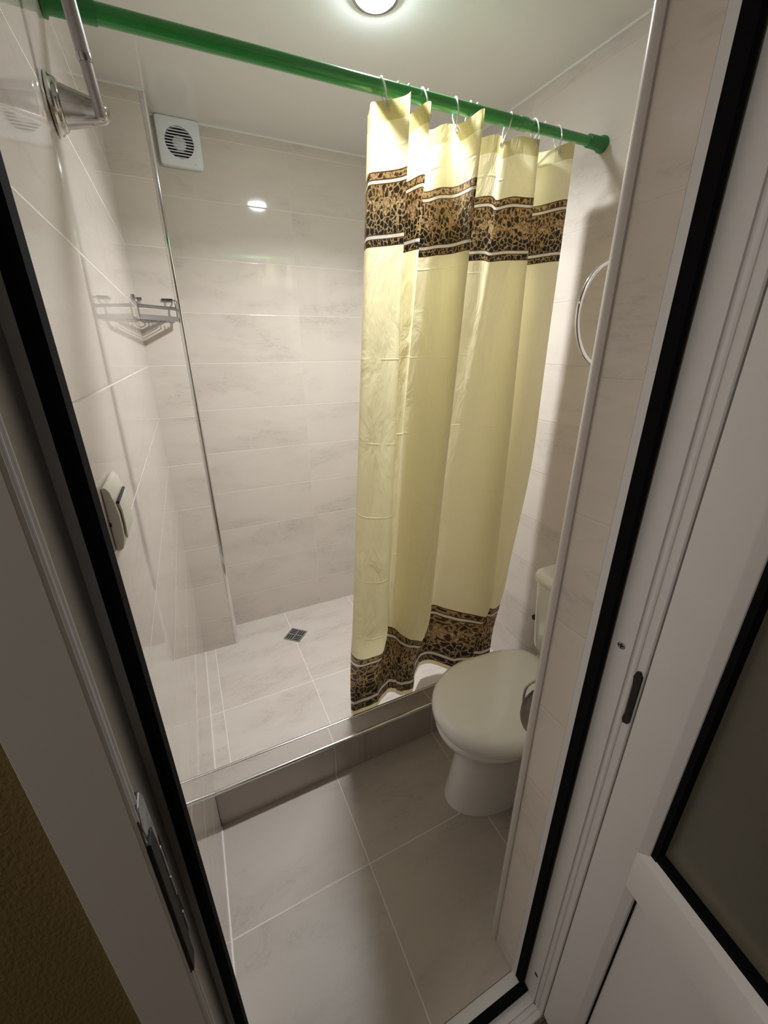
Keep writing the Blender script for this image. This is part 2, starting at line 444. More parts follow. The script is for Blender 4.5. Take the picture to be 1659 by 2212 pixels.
# reveal corner profile
bm = bmesh.new()
pts = [(XJ, 0.403), (XJ - 0.003, 0.404), (XJ - 0.0045, 0.408)]
pts += [(XJ + 0.008 - 0.0135 * math.cos(a), 0.412 + 0.0125 * math.sin(a)) for a in [math.radians(x) for x in (5, 25, 45, 65, 85)]]
pts += [(XJ + 0.018, 0.425), (XJ + 0.018, 0.419), (XJ + 0.001, 0.419)]
add_prism(bm, pts, lambda p: (p[0], p[1], 0.0), lambda p: (p[0], p[1], 2.06))
struct('trim_3', bm, M_trim, 'rounded pale plastic corner profile of the door reveal', smooth=True, angle=35)
def bead(y0, y1, z):
    prof = lambda y: [(wlx(y, z) - 0.0005, z - 0.001), (wlx(y, z) + 0.0030, z - 0.001), (wlx(y, z) + 0.0030, z + 0.0006), (wlx(y, z) + 0.0012, z + 0.0028), (wlx(y, z) - 0.0005, z + 0.0032)]
    a, b = prof(y0), prof(y1)
    return prism(list(range(5)), lambda k: (a[k][0], y0, a[k][1]), lambda k: (b[k][0], y1, b[k][1]))
M_bead = simple('joint_filler', (0.80, 0.76, 0.71, 1), 0.4)
struct('trim_4', bead(0.345, 1.028, 0.0), M_bead, 'pale joint filler where the floor meets the left wall')
struct('trim_4', bead(1.122, YC, ZS), M_bead, 'pale joint filler where the shower floor meets the left wall')
# hallway outside
struct('wall_outer', box(-1.9, -0.1335, YO, 0.30, -0.2, 2.55), M_olive, 'olive textured wallpaper left of the door frame')
struct('wall_outer', box(0.5885, 1.9, YO - 0.03, YO, -0.2, 2.55), M_olive, 'olive wallpaper right of the door frame')
struct('wall_outer', box(-0.1335, 0.5885, YO, 0.335, 2.105, 2.55), M_olive, 'olive wallpaper above the door frame')
struct('wall_hall', box(-1.98, -1.9, -1.5, 0.30, -0.2, 2.55), M_hall, 'far left wall of the hallway')
struct('wall_hall', box(1.9, 1.98, -1.5, 0.30, -0.2, 2.55), M_hall, 'far right wall of the hallway')
struct('wall_hall', box(-1.98, 1.98, -1.58, -1.5, -0.2, 2.55), M_hall, 'hallway wall opposite the bathroom door')
struct('floor', box(-1.98, 1.98, -1.58, 0.335, -0.2, -0.075), M_hallf, 'brown hallway floor')
struct('ceiling', box(-1.98, 1.98, -1.58, 0.30, 2.55, 2.6), M_hall, 'hallway ceiling')

# ---------------------------------------------------------------- door frame
fr = tag(empty('door_1', (0.23, 0.30, -0.06)), 'white plastic door frame with black rubber seal', kind='structure')
ZT = 2.05   # underside of the head
def jamb_profile(s, x_lip, right):
    # s=+1 : material lies toward +x from the lip
    P = [(0, 0.341), (0, 0.328), (0.015, 0.328)] if right else [(0.012, 0.341), (0.0005, 0.3305), (0, 0.328), (0.020, 0.328)]
    if right:
        P += [(0.015, 0.2765), (0.019, 0.276), (0.019, 0.2715), (0.014, 0.271), (0.0125, 0.2665), (0.0135, 0.2635), (0.015, 0.263)]
    else:
        P += [(0.0200, 0.2665), (0.0150, 0.2655), (0.0142, 0.2640), (0.0150, 0.2625), (0.0190, 0.2615),
              (0.0190, 0.2590), (0.0150, 0.2580), (0.0142, 0.2565), (0.0150, 0.2550), (0.017, 0.254)]
    P += [(0.015, 0.252), (0.017, 0.250), (0.062, 0.250), (0.062, 0.341)]
    return [(x_lip + s * a, y) for a, y in P]
bm = prism(jamb_profile(1, XJ, True), lambda p: (p[0], p[1], -0.062), lambda p: (p[0], p[1], ZT + 0.06))
part('hinge_jamb', bm, M_pvc, fr, bevel=0.0006, seg=2)
bm = prism(jamb_profile(-1, -0.068, False), lambda p: (p[0], p[1], -0.062), lambda p: (p[0], p[1], ZT + 0.06))
part('lock_jamb', bm, M_pvc, fr, bevel=0.0004, seg=2)
# threshold and head use the same section turned
def sill_profile(z_lip, s, right=True):
    P = jamb_profile(1, 0.0, right)
    if s < 0: P = [(0, 0.3395), (0, 0.315), (0.015, 0.315)] + P[3:-1] + [(0.062, 0.3395)]
    return [(y, z_lip + x * s) for x, y in P]
bm = prism(sill_profile(-0.002, -1), lambda p: (-0.083, p[0], p[1]), lambda p: (XJ + 0.015, p[0], p[1]))
part('threshold', bm, M_pvc, fr, bevel=0.0006)
bm = prism(sill_profile(ZT, 1), lambda p: (-0.083, p[0], p[1]), lambda p: (XJ + 0.015, p[0], p[1]))
part('head', bm, M_pvc, fr, bevel=0.0006)
# seals
def seal(x0, x1, y0=0.307, y1=0.328):
    return [(x0, y1), (x0, y0 + 0.003), (x0 + (x1-x0)*0.3, y0), (x0 + (x1-x0)*0.8, y0 + 0.001), (x1, y0 + 0.006), (x1, y1)]
part('seal', prism(seal(XJ, XJ + 0.012), lambda p: (p[0], p[1], 0.0), lambda p: (p[0], p[1], ZT)), M_black, fr, smooth=True)
part('seal', prism(seal(-0.0650, -0.0770), lambda p: (p[0], p[1], 0.0), lambda p: (p[0], p[1], ZT)), M_black, fr, smooth=True)
part('seal', prism(seal(-0.002, -0.013, 0.295, 0.315), lambda p: (-0.079, p[1], p[0]), lambda p: (XJ + 0.012, p[1], p[0])), M_black, fr, smooth=True)
part('seal', prism(seal(ZT, ZT + 0.012), lambda p: (-0.079, p[1], p[0]), lambda p: (XJ + 0.012, p[1], p[0])), M_black, fr, smooth=True)
# screws in the hinge jamb
for y, z in ((0.293, 1.078), (0.287, 0.091), (0.292, 1.86)):
    Mx = Matrix.Translation((XJ + 0.0152, y, z)) @ Matrix.Rotation(-PI/2, 4, 'Y')
    scr = part('screw', lathe([(0.0058, 0.0), (0.0060, 0.0010), (0.0046, 0.0014), (0.0042, 0.0009), (0.0, 0.0008)], Mx, 24), M_steel, fr, smooth=True)
    bm = bmesh.new()
    add_box(bm, XJ + 0.0136, XJ + 0.0146, y - 0.0036, y + 0.0036, z - 0.0008, z + 0.0008)
    add_box(bm, XJ + 0.0134, XJ + 0.0145, y - 0.0008, y + 0.0008, z - 0.0036, z + 0.0036)
    part('screw_slot', bm, M_dark, scr)
# hinge keep on the hinge jamb (dark, half hidden by the leaf)
bm = bmesh.new()
kp = [(0.2545, 0.956), (0.2615, 0.954), (0.2635, 0.962), (0.2615, 0.975), (0.2620, 1.030), (0.2640, 1.045), (0.2610, 1.056), (0.2560, 1.058), (0.2515, 1.050), (0.2515, 0.962)]
add_prism(bm, kp, lambda p: (XJ + 0.0152, p[0], p[1]), lambda p: (XJ + 0.0118, p[0], p[1]))
part('hinge_keep', bm, M_rust, fr, bevel=0.0008)
# strike plate on the lock jamb
XS = -0.0855
bm = bmesh.new()
sp = [(0.2525, 0.958), (0.2525, 1.170), (0.2600, 1.182), (0.2725, 1.184), (0.2780, 1.172), (0.2790, 1.150), (0.2800, 1.120), (0.2870, 1.108), (0.2880, 1.072),
      (0.2815, 1.060), (0.2810, 1.035), (0.2860, 1.020), (0.2890, 0.985), (0.2850, 0.970), (0.2760, 0.962), (0.2740, 0.945), (0.2660, 0.938), (0.2570, 0.943)]
add_prism(bm, sp, lambda p: (XS - 0.002, p[0], p[1]), lambda p: (XS + 0.0028, p[0], p[1]))
strike = part('strike_plate', bm, M_rust, fr, bevel=0.001)
bm = bmesh.new()
wp = [(0.2550, 1.166), (0.2600, 1.181), (0.2720, 1.183), (0.2775, 1.172), (0.2785, 1.150), (0.2795, 1.118), (0.2760, 1.098), (0.2745, 1.120), (0.2710, 1.142), (0.2640, 1.148), (0.2570, 1.150)]
add_prism(bm, wp, lambda p: (XS + 0.002, p[0], p[1]), lambda p: (XS + 0.0040, p[0], p[1]))
add_box(bm, XS + 0.002, XS + 0.0042, 0.2765, 0.2800, 1.066, 1.104)
add_box(bm, XS + 0.002, XS + 0.0040, 0.2785, 0.2812, 1.030, 1.058)
add_box(bm, XS + 0.002, XS + 0.0040, 0.2795, 0.2825, 0.972, 1.000)
part('bare_metal_edge', bm, M_zinc, strike, bevel=0.0007)
bm = bmesh.new()
add_box(bm, XS + 0.001, XS + 0.0055, 0.2535, 0.2690, 0.955, 1.145)
add_box(bm, XS + 0.001, XS + 0.0036, 0.2700, 0.2765, 1.020, 1.040)
part('latch_channel', bm, M_dark, strike, bevel=0.001)

# ---------------------------------------------------------------- door leaf, open about 80 degrees
TH_L = math.radians(10.0)
leaf = tag(empty('door_2', (0.535, 0.24, 0.0)), 'white plastic door leaf with glass upper pane, standing open', kind='structure')
leaf.rotation_euler = (0, 0, 0)
es = Vector((-math.sin(TH_L), -math.cos(TH_L), 0)); en = Vector((-math.cos(TH_L), math.sin(TH_L), 0)); P0 = Vector((0.535, 0.24, 0))
def LP(s, n, z): return P0 + es * s + en * n + Vector((0, 0, z))
LM = Matrix(((es.x, en.x, 0, P0.x), (es.y, en.y, 0, P0.y), (0, 0, 1, 0), (0, 0, 0, 1)))
W_L = 0.60; T_L = 0.058
def stile(s0, sgn):
    pr = [(-0.006, -T_L), (-0.006, -0.0012), (-0.0048, 0.0), (0.0575, 0.0), (0.0605, -0.0012), (0.0715, -0.0075), (0.073, -0.012), (0.073, -T_L + 0.01), (0.06, -T_L)]
    return [(s0 + sgn * a, b_) for a, b_ in pr]
for s0, sg in ((0.0, 1), (W_L, -1)):
    bm = prism(stile(s0, sg), lambda p: LP(p[0], p[1], 0.012), lambda p: LP(p[0], p[1], 2.035))
    part('stile', bm, M_pvc, leaf, bevel=0.0007)
def rail(z0, z1, top, bot):
    pr = []
    # cross-section (n, z)
    pr += [(-T_L, z0)]
    pr += ([(-0.012, z0), (-0.0085, z0 + 0.004), (0.0, z0 + 0.022)] if bot else [(-0.0012, z0), (0.0, z0 + 0.0012)])
    pr += ([(0.0, z1 - 0.0150), (-0.0008, z1 - 0.0138), (-0.0118, z1 - 0.0008), (-0.0130, z1)] if top else [(0.0, z1 - 0.0012), (-0.0012, z1)])
    pr += [(-T_L, z1)]
    return pr
def add_rail(z0, z1, top, bot):
    bm = prism(rail(z0, z1, top, bot), lambda p: LP(0.0585, p[0] - 0.0002, p[1]), lambda p: LP(W_L - 0.0585, p[0] - 0.0002, p[1]))
    part('rail', bm, M_pvc, leaf, bevel=0.0010)
add_rail(0.6745, 0.778, True, False)
add_rail(0.012, 0.10, True, False)
add_rail(1.95, 2.035, False, True)
bm = bmesh.new()
for a in ((0.0725, 0.0810, 0.775, 1.955), (W_L - 0.081, W_L - 0.0725, 0.775, 1.955)):
    add_box(bm, a[0], a[1], -0.024, -0.0085, a[2], a[3], M=LM)
add_box(bm, 0.0725, W_L - 0.0725, -0.024, -0.0095, 0.776, 0.7855, M=LM)
add_box(bm, 0.0725, W_L - 0.0725, -0.024, -0.0085, 1.9445, 1.953, M=LM)
add_box(bm, 0.0725, 0.0755, -0.020, -0.0115, 0.098, 0.6755, M=LM)
part('glazing_seal', bm, M_black, leaf)
part('glass_pane', box(0.077, W_L - 0.077, -0.030, -0.0235, 0.779, 1.951, M=LM), M_glass, leaf)
part('lower_panel', box(0.0745, W_L - 0.0725, -0.036, -0.0135, 0.097, 0.677, M=LM), M_pvc, leaf, bevel=0.0005)
bm = lathe([(0.0075, 0.0), (0.0075, 0.09)], Matrix.Translation((0.556, 0.236, 0.96)), 16)
part('hinge', bm, M_pvc, leaf, smooth=True)
bm = lathe([(0.0075, 0.0), (0.0075, 0.09)], Matrix.Translation((0.556, 0.236, 0.20)), 16)
part('hinge', bm, M_pvc, leaf, smooth=True)

# ================================================================== THINGS
# ---------------------------------------------------------------- shower curb
cb = tag(empty('shower_step', (0.54, 1.07, 0.0)), 'low tiled step with chrome edges between floor and shower', 'step')
CZT = 0.163
XLc = wlx(1.07, 0.08) + 0.0005
part('tiled_body', box(XLc, XR - 0.0005, 1.033, 1.118, 0.0, CZT), M_curb, cb)
bm = prism([(1.0325, CZT - 0.009), (1.0298, CZT - 0.0085), (1.0292, CZT - 0.004), (1.0302, CZT - 0.0005), (1.0330, CZT + 0.0018), (1.0370, CZT + 0.0024), (1.0405, CZT + 0.0018), (1.0412, CZT + 0.0002), (1.0325, CZT)],
           lambda p: (XLc, p[0], p[1]), lambda p: (XR - 0.001, p[0], p[1]))
part('edge_strip', bm, M_satin, cb, smooth=True, angle=60)
bm = prism([(1.1185, CZT - 0.009), (1.1212, CZT - 0.0085), (1.1218, CZT - 0.004), (1.1208, CZT - 0.0005), (1.1180, CZT + 0.0018), (1.1140, CZT + 0.0024), (1.1105, CZT + 0.0018), (1.1098, CZT + 0.0002), (1.1185, CZT)],
           lambda p: (XLc, p[0], p[1]), lambda p: (XR - 0.001, p[0], p[1]))
part('edge_strip', bm, M_satin, cb, smooth=True, angle=60)

# ---------------------------------------------------------------- drain
dr = tag(empty('floor_drain', (0.333, 1.81, ZS)), 'small square metal grate turned diagonally in the shower floor', 'drain')
DM = Matrix.Translation((0.333, 1.812, ZS)) @ Matrix.Rotation(PI/4 + 0.03, 4, 'Z')
part('grate', box(-0.047, 0.047, -0.047, 0.047, -0.002, 0.0025, M=DM), M_steel, dr, bevel=0.001)
bm = bmesh.new()
for qx, qy, hor in ((-1, 1, True), (1, 1, False), (-1, -1, False), (1, -1, True)):
    for k in (-1, 0, 1):
        cx_, cy_ = qx * 0.0215, qy * 0.0215
        if hor: add_box(bm, cx_ - 0.017, cx_ + 0.017, cy_ + k*0.0125 - 0.0032, cy_ + k*0.0125 + 0.0032, 0.0020, 0.0030, M=DM)
        else: add_box(bm, cx_ + k*0.0125 - 0.0032, cx_ + k*0.0125 + 0.0032, cy_ - 0.017, cy_ + 0.017, 0.0020, 0.0030, M=DM)
part('slots', bm, M_dark, dr)

# ---------------------------------------------------------------- ceiling lamp
lp = tag(empty('ceiling_spotlight', LAMP_POS), 'round recessed spotlight glowing in the ceiling above the shower', 'lamp')
Md = Matrix.Translation(LAMP_POS) @ Matrix.Rotation(PI, 4, 'X')
part('ring', lathe([(0.042, -0.002), (0.0575, -0.002), (0.0580, 0.003), (0.0545, 0.0065), (0.0485, 0.0070), (0.0455, 0.004), (0.0445, 0.0)], Md, 48), M_chromed, lp, smooth=True)
part('bulb', lathe([(0.0440, -0.001), (0.0435, 0.006), (0.039, 0.012), (0.030, 0.017), (0.017, 0.0205), (0.0, 0.0215)], Md, 40), M_glow, lp, smooth=True)

# ---------------------------------------------------------------- extractor fan
fan = tag(empty('extractor_fan', (0.142, YB, 2.205)), 'square white extractor fan with round louvred grille near the ceiling', 'fan')
FC = Vector((0.1415, YB, 2.2035)); hs = 0.0735
def rsq(h, r, n=6):
    out = []
    for cx_, cz_, a0 in ((h-r, h-r, 0), (-(h-r), h-r, 90), (-(h-r), -(h-r), 180), (h-r, -(h-r), 270)):
        for k in range(n + 1):
            a = math.radians(a0 + 90 * k / n); out.append((cx_ + r * math.cos(a), cz_ + r * math.sin(a)))
    return out
# plate with a round hole: loft outline -> circle
N = 28
def dense(poly, n=72):
    out = []
    for k in range(n):
        a = 2 * PI * k / n; dx, dz = math.cos(a), math.sin(a); best = None
        for i in range(len(poly)):
            (x1, z1), (x2, z2) = poly[i], poly[(i + 1) % len(poly)]
            ex, ez = x2 - x1, z2 - z1; det = dx * -ez + dz * ex
            if abs(det) < 1e-12: continue
            t = (x1 * -ez + z1 * ex) / det; u = (dx * z1 - dz * x1) / det
            if t > 0 and -1e-6 <= u <= 1 + 1e-6: best = max(best or 0, t)
        out.append((dx * best, dz * best))
    return out
sq = dense(rsq(hs, 0.009)); sq2 = dense(rsq(hs - 0.003, 0.007))
def ang_circle(r): return [(r * math.cos(math.atan2(z, x)), r * math.sin(math.atan2(z, x))) for x, z in sq]
rings = [[(FC.x + x, YB - 0.0005, FC.z + z) for x, z in sq], [(FC.x + x, YB - 0.016, FC.z + z) for x, z in sq],
         [(FC.x + x, YB - 0.0195, FC.z + z) for x, z in sq2], [(FC.x + x, YB - 0.0205, FC.z + z) for x, z in ang_circle(0.052)],
         [(FC.x + x, YB - 0.0195, FC.z + z) for x, z in ang_circle(0.0485)], [(FC.x + x, YB - 0.004, FC.z + z) for x, z in ang_circle(0.0475)]]
plate = part('cover_plate', add_loft(bmesh.new(), [[Vector(p) for p in r] for r in rings], cap=False), M_white, fan, smooth=True, angle=45)
My = Matrix.Translation((FC.x, YB - 0.001, FC.z)) @ Matrix.Rotation(PI/2, 4, 'X')
part('cavity', lathe([(0.048, 0.0), (0.048, 0.0012), (0.0, 0.0014)], My, 32), M_dark, fan)
part('motor_hub', lathe([(0.023, 0.0), (0.023, 0.009), (0.018, 0.0125), (0.0, 0.0135)], My, 32), M_white, fan, smooth=True)
bm = bmesh.new()
nl = 11
for k in range(nl):
    z = -0.044 + 0.088 * k / (nl - 1)
    hw = math.sqrt(max(0.0475**2 - z*z, 0.0001))
    Ml = Matrix.Translation((FC.x, YB - 0.0165, FC.z + z)) @ Matrix.Rotation(math.radians(35), 4, 'X')
    add_box(bm, -hw, hw, -0.0036, 0.0036, -0.0010, 0.0010, M=Ml)
part('louvres', bm, M_white, fan)
part('pilot_light', lathe([(0.0022, 0.0), (0.0022, 0.0008), (0.0, 0.0010)], Matrix.Translation((FC.x + 0.045, YB - 0.0195, FC.z - 0.060)) @ Matrix.Rotation(PI/2, 4, 'X'), 12), M_clear, plate)

# ---------------------------------------------------------------- curtain rod
RY = 1.06
rod = tag(empty('curtain_rod', (0.5, RY, 2.03)), 'green telescopic rod holding the shower curtain', 'rod')
XRL = wlx(RY, 2.03)
def rz(x): return 2.024 + 0.0135 * (x + 0.05)
part('thick_tube', tube([(-0.03, RY, rz(-0.03)), (0.919, RY, rz(0.919))], 0.0140, 24), M_green, rod, smooth=True)
part('thin_tube', tube([(0.905, RY, rz(0.905)), (XR - 0.012, RY, rz(XR - 0.012))], 0.0118, 24), M_green, rod, smooth=True)
part('collar', tube([(0.895, RY, rz(0.895)), (0.921, RY, rz(0.921)), (0.924, RY, rz(0.924))], [0.0147, 0.0147, 0.0128], 24), M_green, rod, smooth=True, angle=50)
part('end_cap', tube([(XRL + 0.001, RY, rz(XRL)), (XRL + 0.006, RY, rz(XRL)), (XRL + 0.008, RY, rz(XRL)), (-0.028, RY, rz(-0.028)), (-0.026, RY, rz(-0.026))], [0.0215, 0.0215, 0.0165, 0.0160, 0.0150], 24), M_greend, rod, smooth=True, angle=50)
part('end_cap', tube([(XR - 0.062, RY, rz(XR)), (XR - 0.060, RY, rz(XR)), (XR - 0.014, RY, rz(XR)), (XR - 0.010, RY, rz(XR)), (XR - 0.001, RY, rz(XR))], [0.0130, 0.0155, 0.0160, 0.0200, 0.0205], 24), M_greend, rod, smooth=True, angle=50)

# ---------------------------------------------------------------- curtain
PTS = [ # top x,y   bottom x,y (at v=1.54)   delay
 (0.497,1.120, 0.425,1.160), (0.482,1.075, 0.400,1.115), (0.487,1.058, 0.410,1.050), (0.530,0.992, 0.460,1.033), (0.545,1.003, 0.505,1.045),
 (0.550,1.060, 0.515,1.080), (0.556,1.115, 0.530,1.140), (0.575,1.060, 0.560,1.195), (0.600,1.008, 0.580,1.200), (0.611,1.050, 0.590,1.197),
 (0.625,1.100, 0.604,1.185), (0.660,1.095, 0.610,1.130), (0.690,1.075, 0.622,1.075), (0.710,1.030, 0.645,1.045), (0.730,0.985, 0.668,1.033),
 (0.741,1.040, 0.682,1.100), (0.752,1.110, 0.705,1.195), (0.790,1.100, 0.760,1.238), (0.845,1.070, 0.820,1.232), (0.870,1.075, 0.865,1.185),
 (0.910,1.050, 0.915,1.125), (0.945,1.030, 0.974,1.045), (0.957,1.080, 0.990,1.100), (0.975,1.130, 1.000,1.150), (1.000,1.118, 1.015,1.120),
 (1.020,1.055, 1.045,1.085), (1.060,1.020, 1.085,1.100)]
def top_z(x): return 2.005 + 0.012 * (x - 0.5)
def cur_top(i):
    return PTS[i]
def build_curtain():
    per = 9
    tp = spline([(p[0], p[1], 0) for p in PTS], per); bt = spline([(p[2], p[3], 0) for p in PTS], per)
    n = len(tp)
    # arc length from the top row scaled to a realistic cloth width
    U = [0.0]
    for a, b in zip(tp, tp[1:]): U.append(U[-1] + (b - a).length)
    ku = 1.25
    L = 1.862; NV = 160
    me = bpy.data.meshes.new('shower_curtain')
    V = []; F = []; UVs = []
    for j in range(NV + 1):
        v = L * j / NV
        for i in range(n):
            f = i / (n - 1)
            s = v / 1.54
            late = max(0.0, (v - 0.80) / 0.74)
            late = late * late * (3 - 2 * min(late, 1.0)) if late < 1 else 1 + (late - 1) * 0.6
            wgt = min(1.0, max(0.0, (f - 0.83) / 0.10))
            s = s * (1 - wgt) + late * wgt
            s = s if s < 1 else 1 + (s - 1) * 0.15
            x = tp[i].x + (bt[i].x - tp[i].x) * s; y = tp[i].y + (bt[i].y - tp[i].y) * s
            d2 = ((bt[i] - tp[i]).length * s) ** 2
            s3 = min(1.0, max(0.0, (v - 1.40) / 0.36)); s3 = s3 * s3 * (3 - 2 * s3)
            yt = 1.1290 + 0.22 * (y - 1.03)
            wl = min(1.0, max(0.0, (0.66 - f) / 0.10))
            y += s3 * (wl * (yt - y) + (1 - wl) * max(0.0, yt - y))
            # gentle scallop between hooks at the top
            sag = -0.010 * (0.5 - 0.5 * math.cos(2 * PI * (i / per) / 2.0 + 0.6)) * max(0.0, 1 - v / 0.35)
            z = top_z(tp[i].x) + sag - math.sqrt(max(v * v - d2, 0))
            # small cloth ripples
            rp = 0.0022 * math.sin(7.0 * v + i * 0.21) * math.sin(i * 0.35 + 1.3 * v) * min(1, v * 2)
            V.append((x + rp * 0.4, y + rp, z)); UVs.append((U[i] * ku, v))
    for j in range(NV):
        for i in range(n - 1):
            a = j * n + i; F.append((a, a + 1, a + n + 1, a + n))
    me.from_pydata(V, [], F)
    uv = me.uv_layers.new(name='UVMap')
    for p in me.polygons:
        p.use_smooth = True
        for li in p.loop_indices: uv.data[li].uv = UVs[me.loops[li].vertex_index]
    me.materials.append(M_curtain)
    o = bpy.data.objects.new('shower_curtain', me); COL.objects.link(o)
    so = o.modifiers.new('sol', 'SOLIDIFY'); so.thickness = 0.0006; so.offset = 0
    o.modifiers.remove(so)
    return o, tp
curtain, TP = build_curtain()
tag(curtain, 'pale yellow shower curtain with leopard print bands hanging from the green rod', 'curtain')

# ---------------------------------------------------------------- curtain rings
ords = ['leftmost', 'second', 'third', 'fourth', 'fifth', 'sixth', 'seventh', 'eighth', 'ninth', 'tenth', 'eleventh', 'rightmost']
# eyelet x, eyelet y, rod x
RG = [(0.506,1.030,0.502), (0.553,1.095,0.545), (0.560,1.100,0.572), (0.604,1.020,0.606), (0.618,1.080,0.622), (0.700,1.052,0.698),
      (0.748,1.085,0.742), (0.757,1.105,0.762), (0.855,1.072,0.868), (0.938,1.032,0.946), (0.978,1.125,0.985), (1.028,1.044,1.030)]
for k, (ex, ey, rx) in enumerate(RG):
    t = empty('curtain_ring', (rx, RY, rz(rx) - 0.02))
    if k == 0: lab = 'clear plastic curtain ring farthest left on the green rod'
    elif k == len(RG) - 1: lab = 'clear plastic curtain ring nearest the right end of the rod'
    else: lab = f'clear plastic curtain ring on the green rod, {ords[k]} from the left'
    tag(t, lab, 'ring', 'clear plastic rings along the curtain rod')
    zt = rz(rx) + 0.0165; ez = top_z(ex) - 0.022
    front = ey < RY
    # loop: over the rod, down in front and behind, joined at the eyelet
    sy = -1 if front else 1
    pts = []
    for a in range(0, 360, 15):
        r_ = math.radians(a)
        yy = math.sin(r_); zz = math.cos(r_)
        cy = RY + (ey - RY) * (0.5 - 0.5 * zz) * 0.9
        ww = 0.0175 if zz > 0 else 0.0175 * (0.35 + 0.65 * (1 + zz))
        pts.append((rx + (ex - rx) * (0.5 - 0.5 * zz) + 0.004 * yy, cy + yy * ww, (zt + ez) / 2 + zz * (zt - ez) / 2))
    loop = part('loop', tube(pts, 0.0019, 8, closed=True), M_clear, t, smooth=True)
    pe = Vector((ex, ey - 0.002, ez + 0.001))
    Mr = Matrix.Translation(pe) @ Matrix.Rotation(PI/2, 4, 'X')
    prs = [(pe.x + 0.0048 * math.cos(math.radians(a)), pe.y, pe.z + 0.0048 * math.sin(math.radians(a))) for a in range(0, 360, 24)]
    part('eyelet', tube(prs, 0.0018, 8, closed=True), M_clear, loop, smooth=True)

# ---------------------------------------------------------------- shower bracket and riser pipe
FY, FZ = 0.935, 1.844
fx = wlx(FY, FZ)
sb = tag(empty('shower_bracket', (fx, FY, FZ)), 'chrome wall bracket with cone arm holding a worn grey shower pipe', 'shower bracket')
Mf = Matrix.Translation((fx + 0.001, FY, FZ)) @ Matrix.Rotation(PI/2, 4, 'Y')
part('flange', lathe([(0.0, 0.0), (0.0365, 0.0), (0.037, 0.004), (0.0345, 0.006), (0.0325, 0.0075), (0.0322, 0.010), (0.0295, 0.013), (0.0275, 0.014), (0.0, 0.0145)], Mf, 48), M_chromed, sb, smooth=True, angle=50)
a0 = Vector((fx + 0.012, FY, FZ)); tip = Vector((-0.0365, 0.918, 1.8385))
part('cone_arm', tube([a0, a0.lerp(tip, 0.5), tip.lerp(a0, 0.06), tip, tip + (tip - a0).normalized() * 0.004], [0.0275, 0.0205, 0.0140, 0.0125, 0.008], 32), M_chromed, sb, smooth=True, angle=50)
p0 = Vector((-0.0425, 0.903, 1.830)); p1 = Vector((-0.0740, 0.890, 2.200))
pipe = part('pipe', tube([p0 - (p1-p0).normalized()*0.004, p0, p0.lerp(p1, 0.165), p0.lerp(p1, 0.175), p0.lerp(p1, 0.98), p1], [0.0050, 0.0074, 0.0080, 0.0095, 0.0100, 0.0100], 20), M_greyp, sb, smooth=True, angle=40)
part('joint_clip', tube([p0.lerp(p1, 0.155), p0.lerp(p1, 0.165), p0.lerp(p1, 0.18)], [0.0088, 0.0099, 0.0099], 20), M_chrome2, pipe, smooth=True)
part('shower_head', lathe([(0.0, 0.0), (0.011, 0.0), (0.014, 0.012), (0.032, 0.024), (0.034, 0.032), (0.0, 0.034)],
     Matrix.Translation(p1) @ Matrix.Rotation(math.radians(75), 4, 'Y'), 28), M_greyp, sb, smooth=True)

# ---------------------------------------------------------------- corner wire basket
bk = tag(empty('wire_basket', (wlx(YC, 1.6), YC, 1.61)), 'chrome wire corner basket on the pipe box wall, casting a shadow', 'shower basket')
zr = 1.640; zl = 1.607; zb = 1.672
yl = 1.752
xw = wlx(yl, 1.64)
A = Vector((xw + 0.010, yl - 0.003, 0)); B = Vector((0.030, YC - 0.030, 0))
xw2 = wlx(1.87, 1.62) + 0.006; CN = Vector((xw2, YC - 0.006, 0))
def P3(v, z): return Vector((v.x, v.y, z))
part('rail', tube([P3(A, zr), P3(B, zr)], 0.0054, 12), M_chrome2, bk, smooth=True)
# lower flat rail
d_ = (B - A).normalized(); nrm = Vector((-d_.y, d_.x, 0))
bm = bmesh.new()
vs = []
for P_ in (A, B):
    for zz in (zl - 0.0100, zl + 0.0065):
        for o_ in (-0.0012, 0.0012): vs.append(bm.verts.new(P3(P_, zz) + nrm * o_))
for f in ((0,1,3,2),(4,6,7,5),(0,4,5,1),(2,3,7,6),(0,2,6,4),(1,5,7,3)): bm.faces.new([vs[i] for i in f])
part('rail', bm, M_chrome2, bk, bevel=0.0008)
# side arms: from rail ends to the brackets on each wall
part('side_arm', tube(spline([(xw + 0.003, yl + 0.006, zb - 0.004), (xw + 0.007, yl, zb - 0.012), P3(A, zr + 0.002), P3(A, zl)], 5), 0.0026, 10), M_chrome2, bk, smooth=True)
part('side_arm', tube(spline([(0.022, YC - 0.004, zb - 0.002), (0.029, YC - 0.012, zb - 0.003), P3(B, zb - 0.010), P3(B, zl - 0.006)], 5), 0.0026, 10), M_chrome2, bk, smooth=True)
part('side_wire', tube([P3(A, zl), (xw2 - 0.001, YC - 0.012, zl), P3(CN, zl)], 0.0018, 8), M_chrome2, bk, smooth=True)
part('side_wire', tube([P3(B, zl), (B.x - 0.012, YC - 0.005, zl), P3(CN, zl)], 0.0018, 8), M_chrome2, bk, smooth=True)
for k in range(1, 8):
    t_ = k / 8.2
    a_ = A.lerp(CN, t_); b_ = B.lerp(CN, t_)
    part('floor_wire', tube(spline([P3(a_, zl + 0.001), P3(a_, zl - 0.010), P3(a_.lerp(b_, 0.06), zl - 0.013), P3(a_.lerp(b_, 0.94), zl - 0.013), P3(b_, zl - 0.010), P3(b_, zl + 0.001)], 4), 0.0013, 6), M_chrome2, bk, smooth=True)
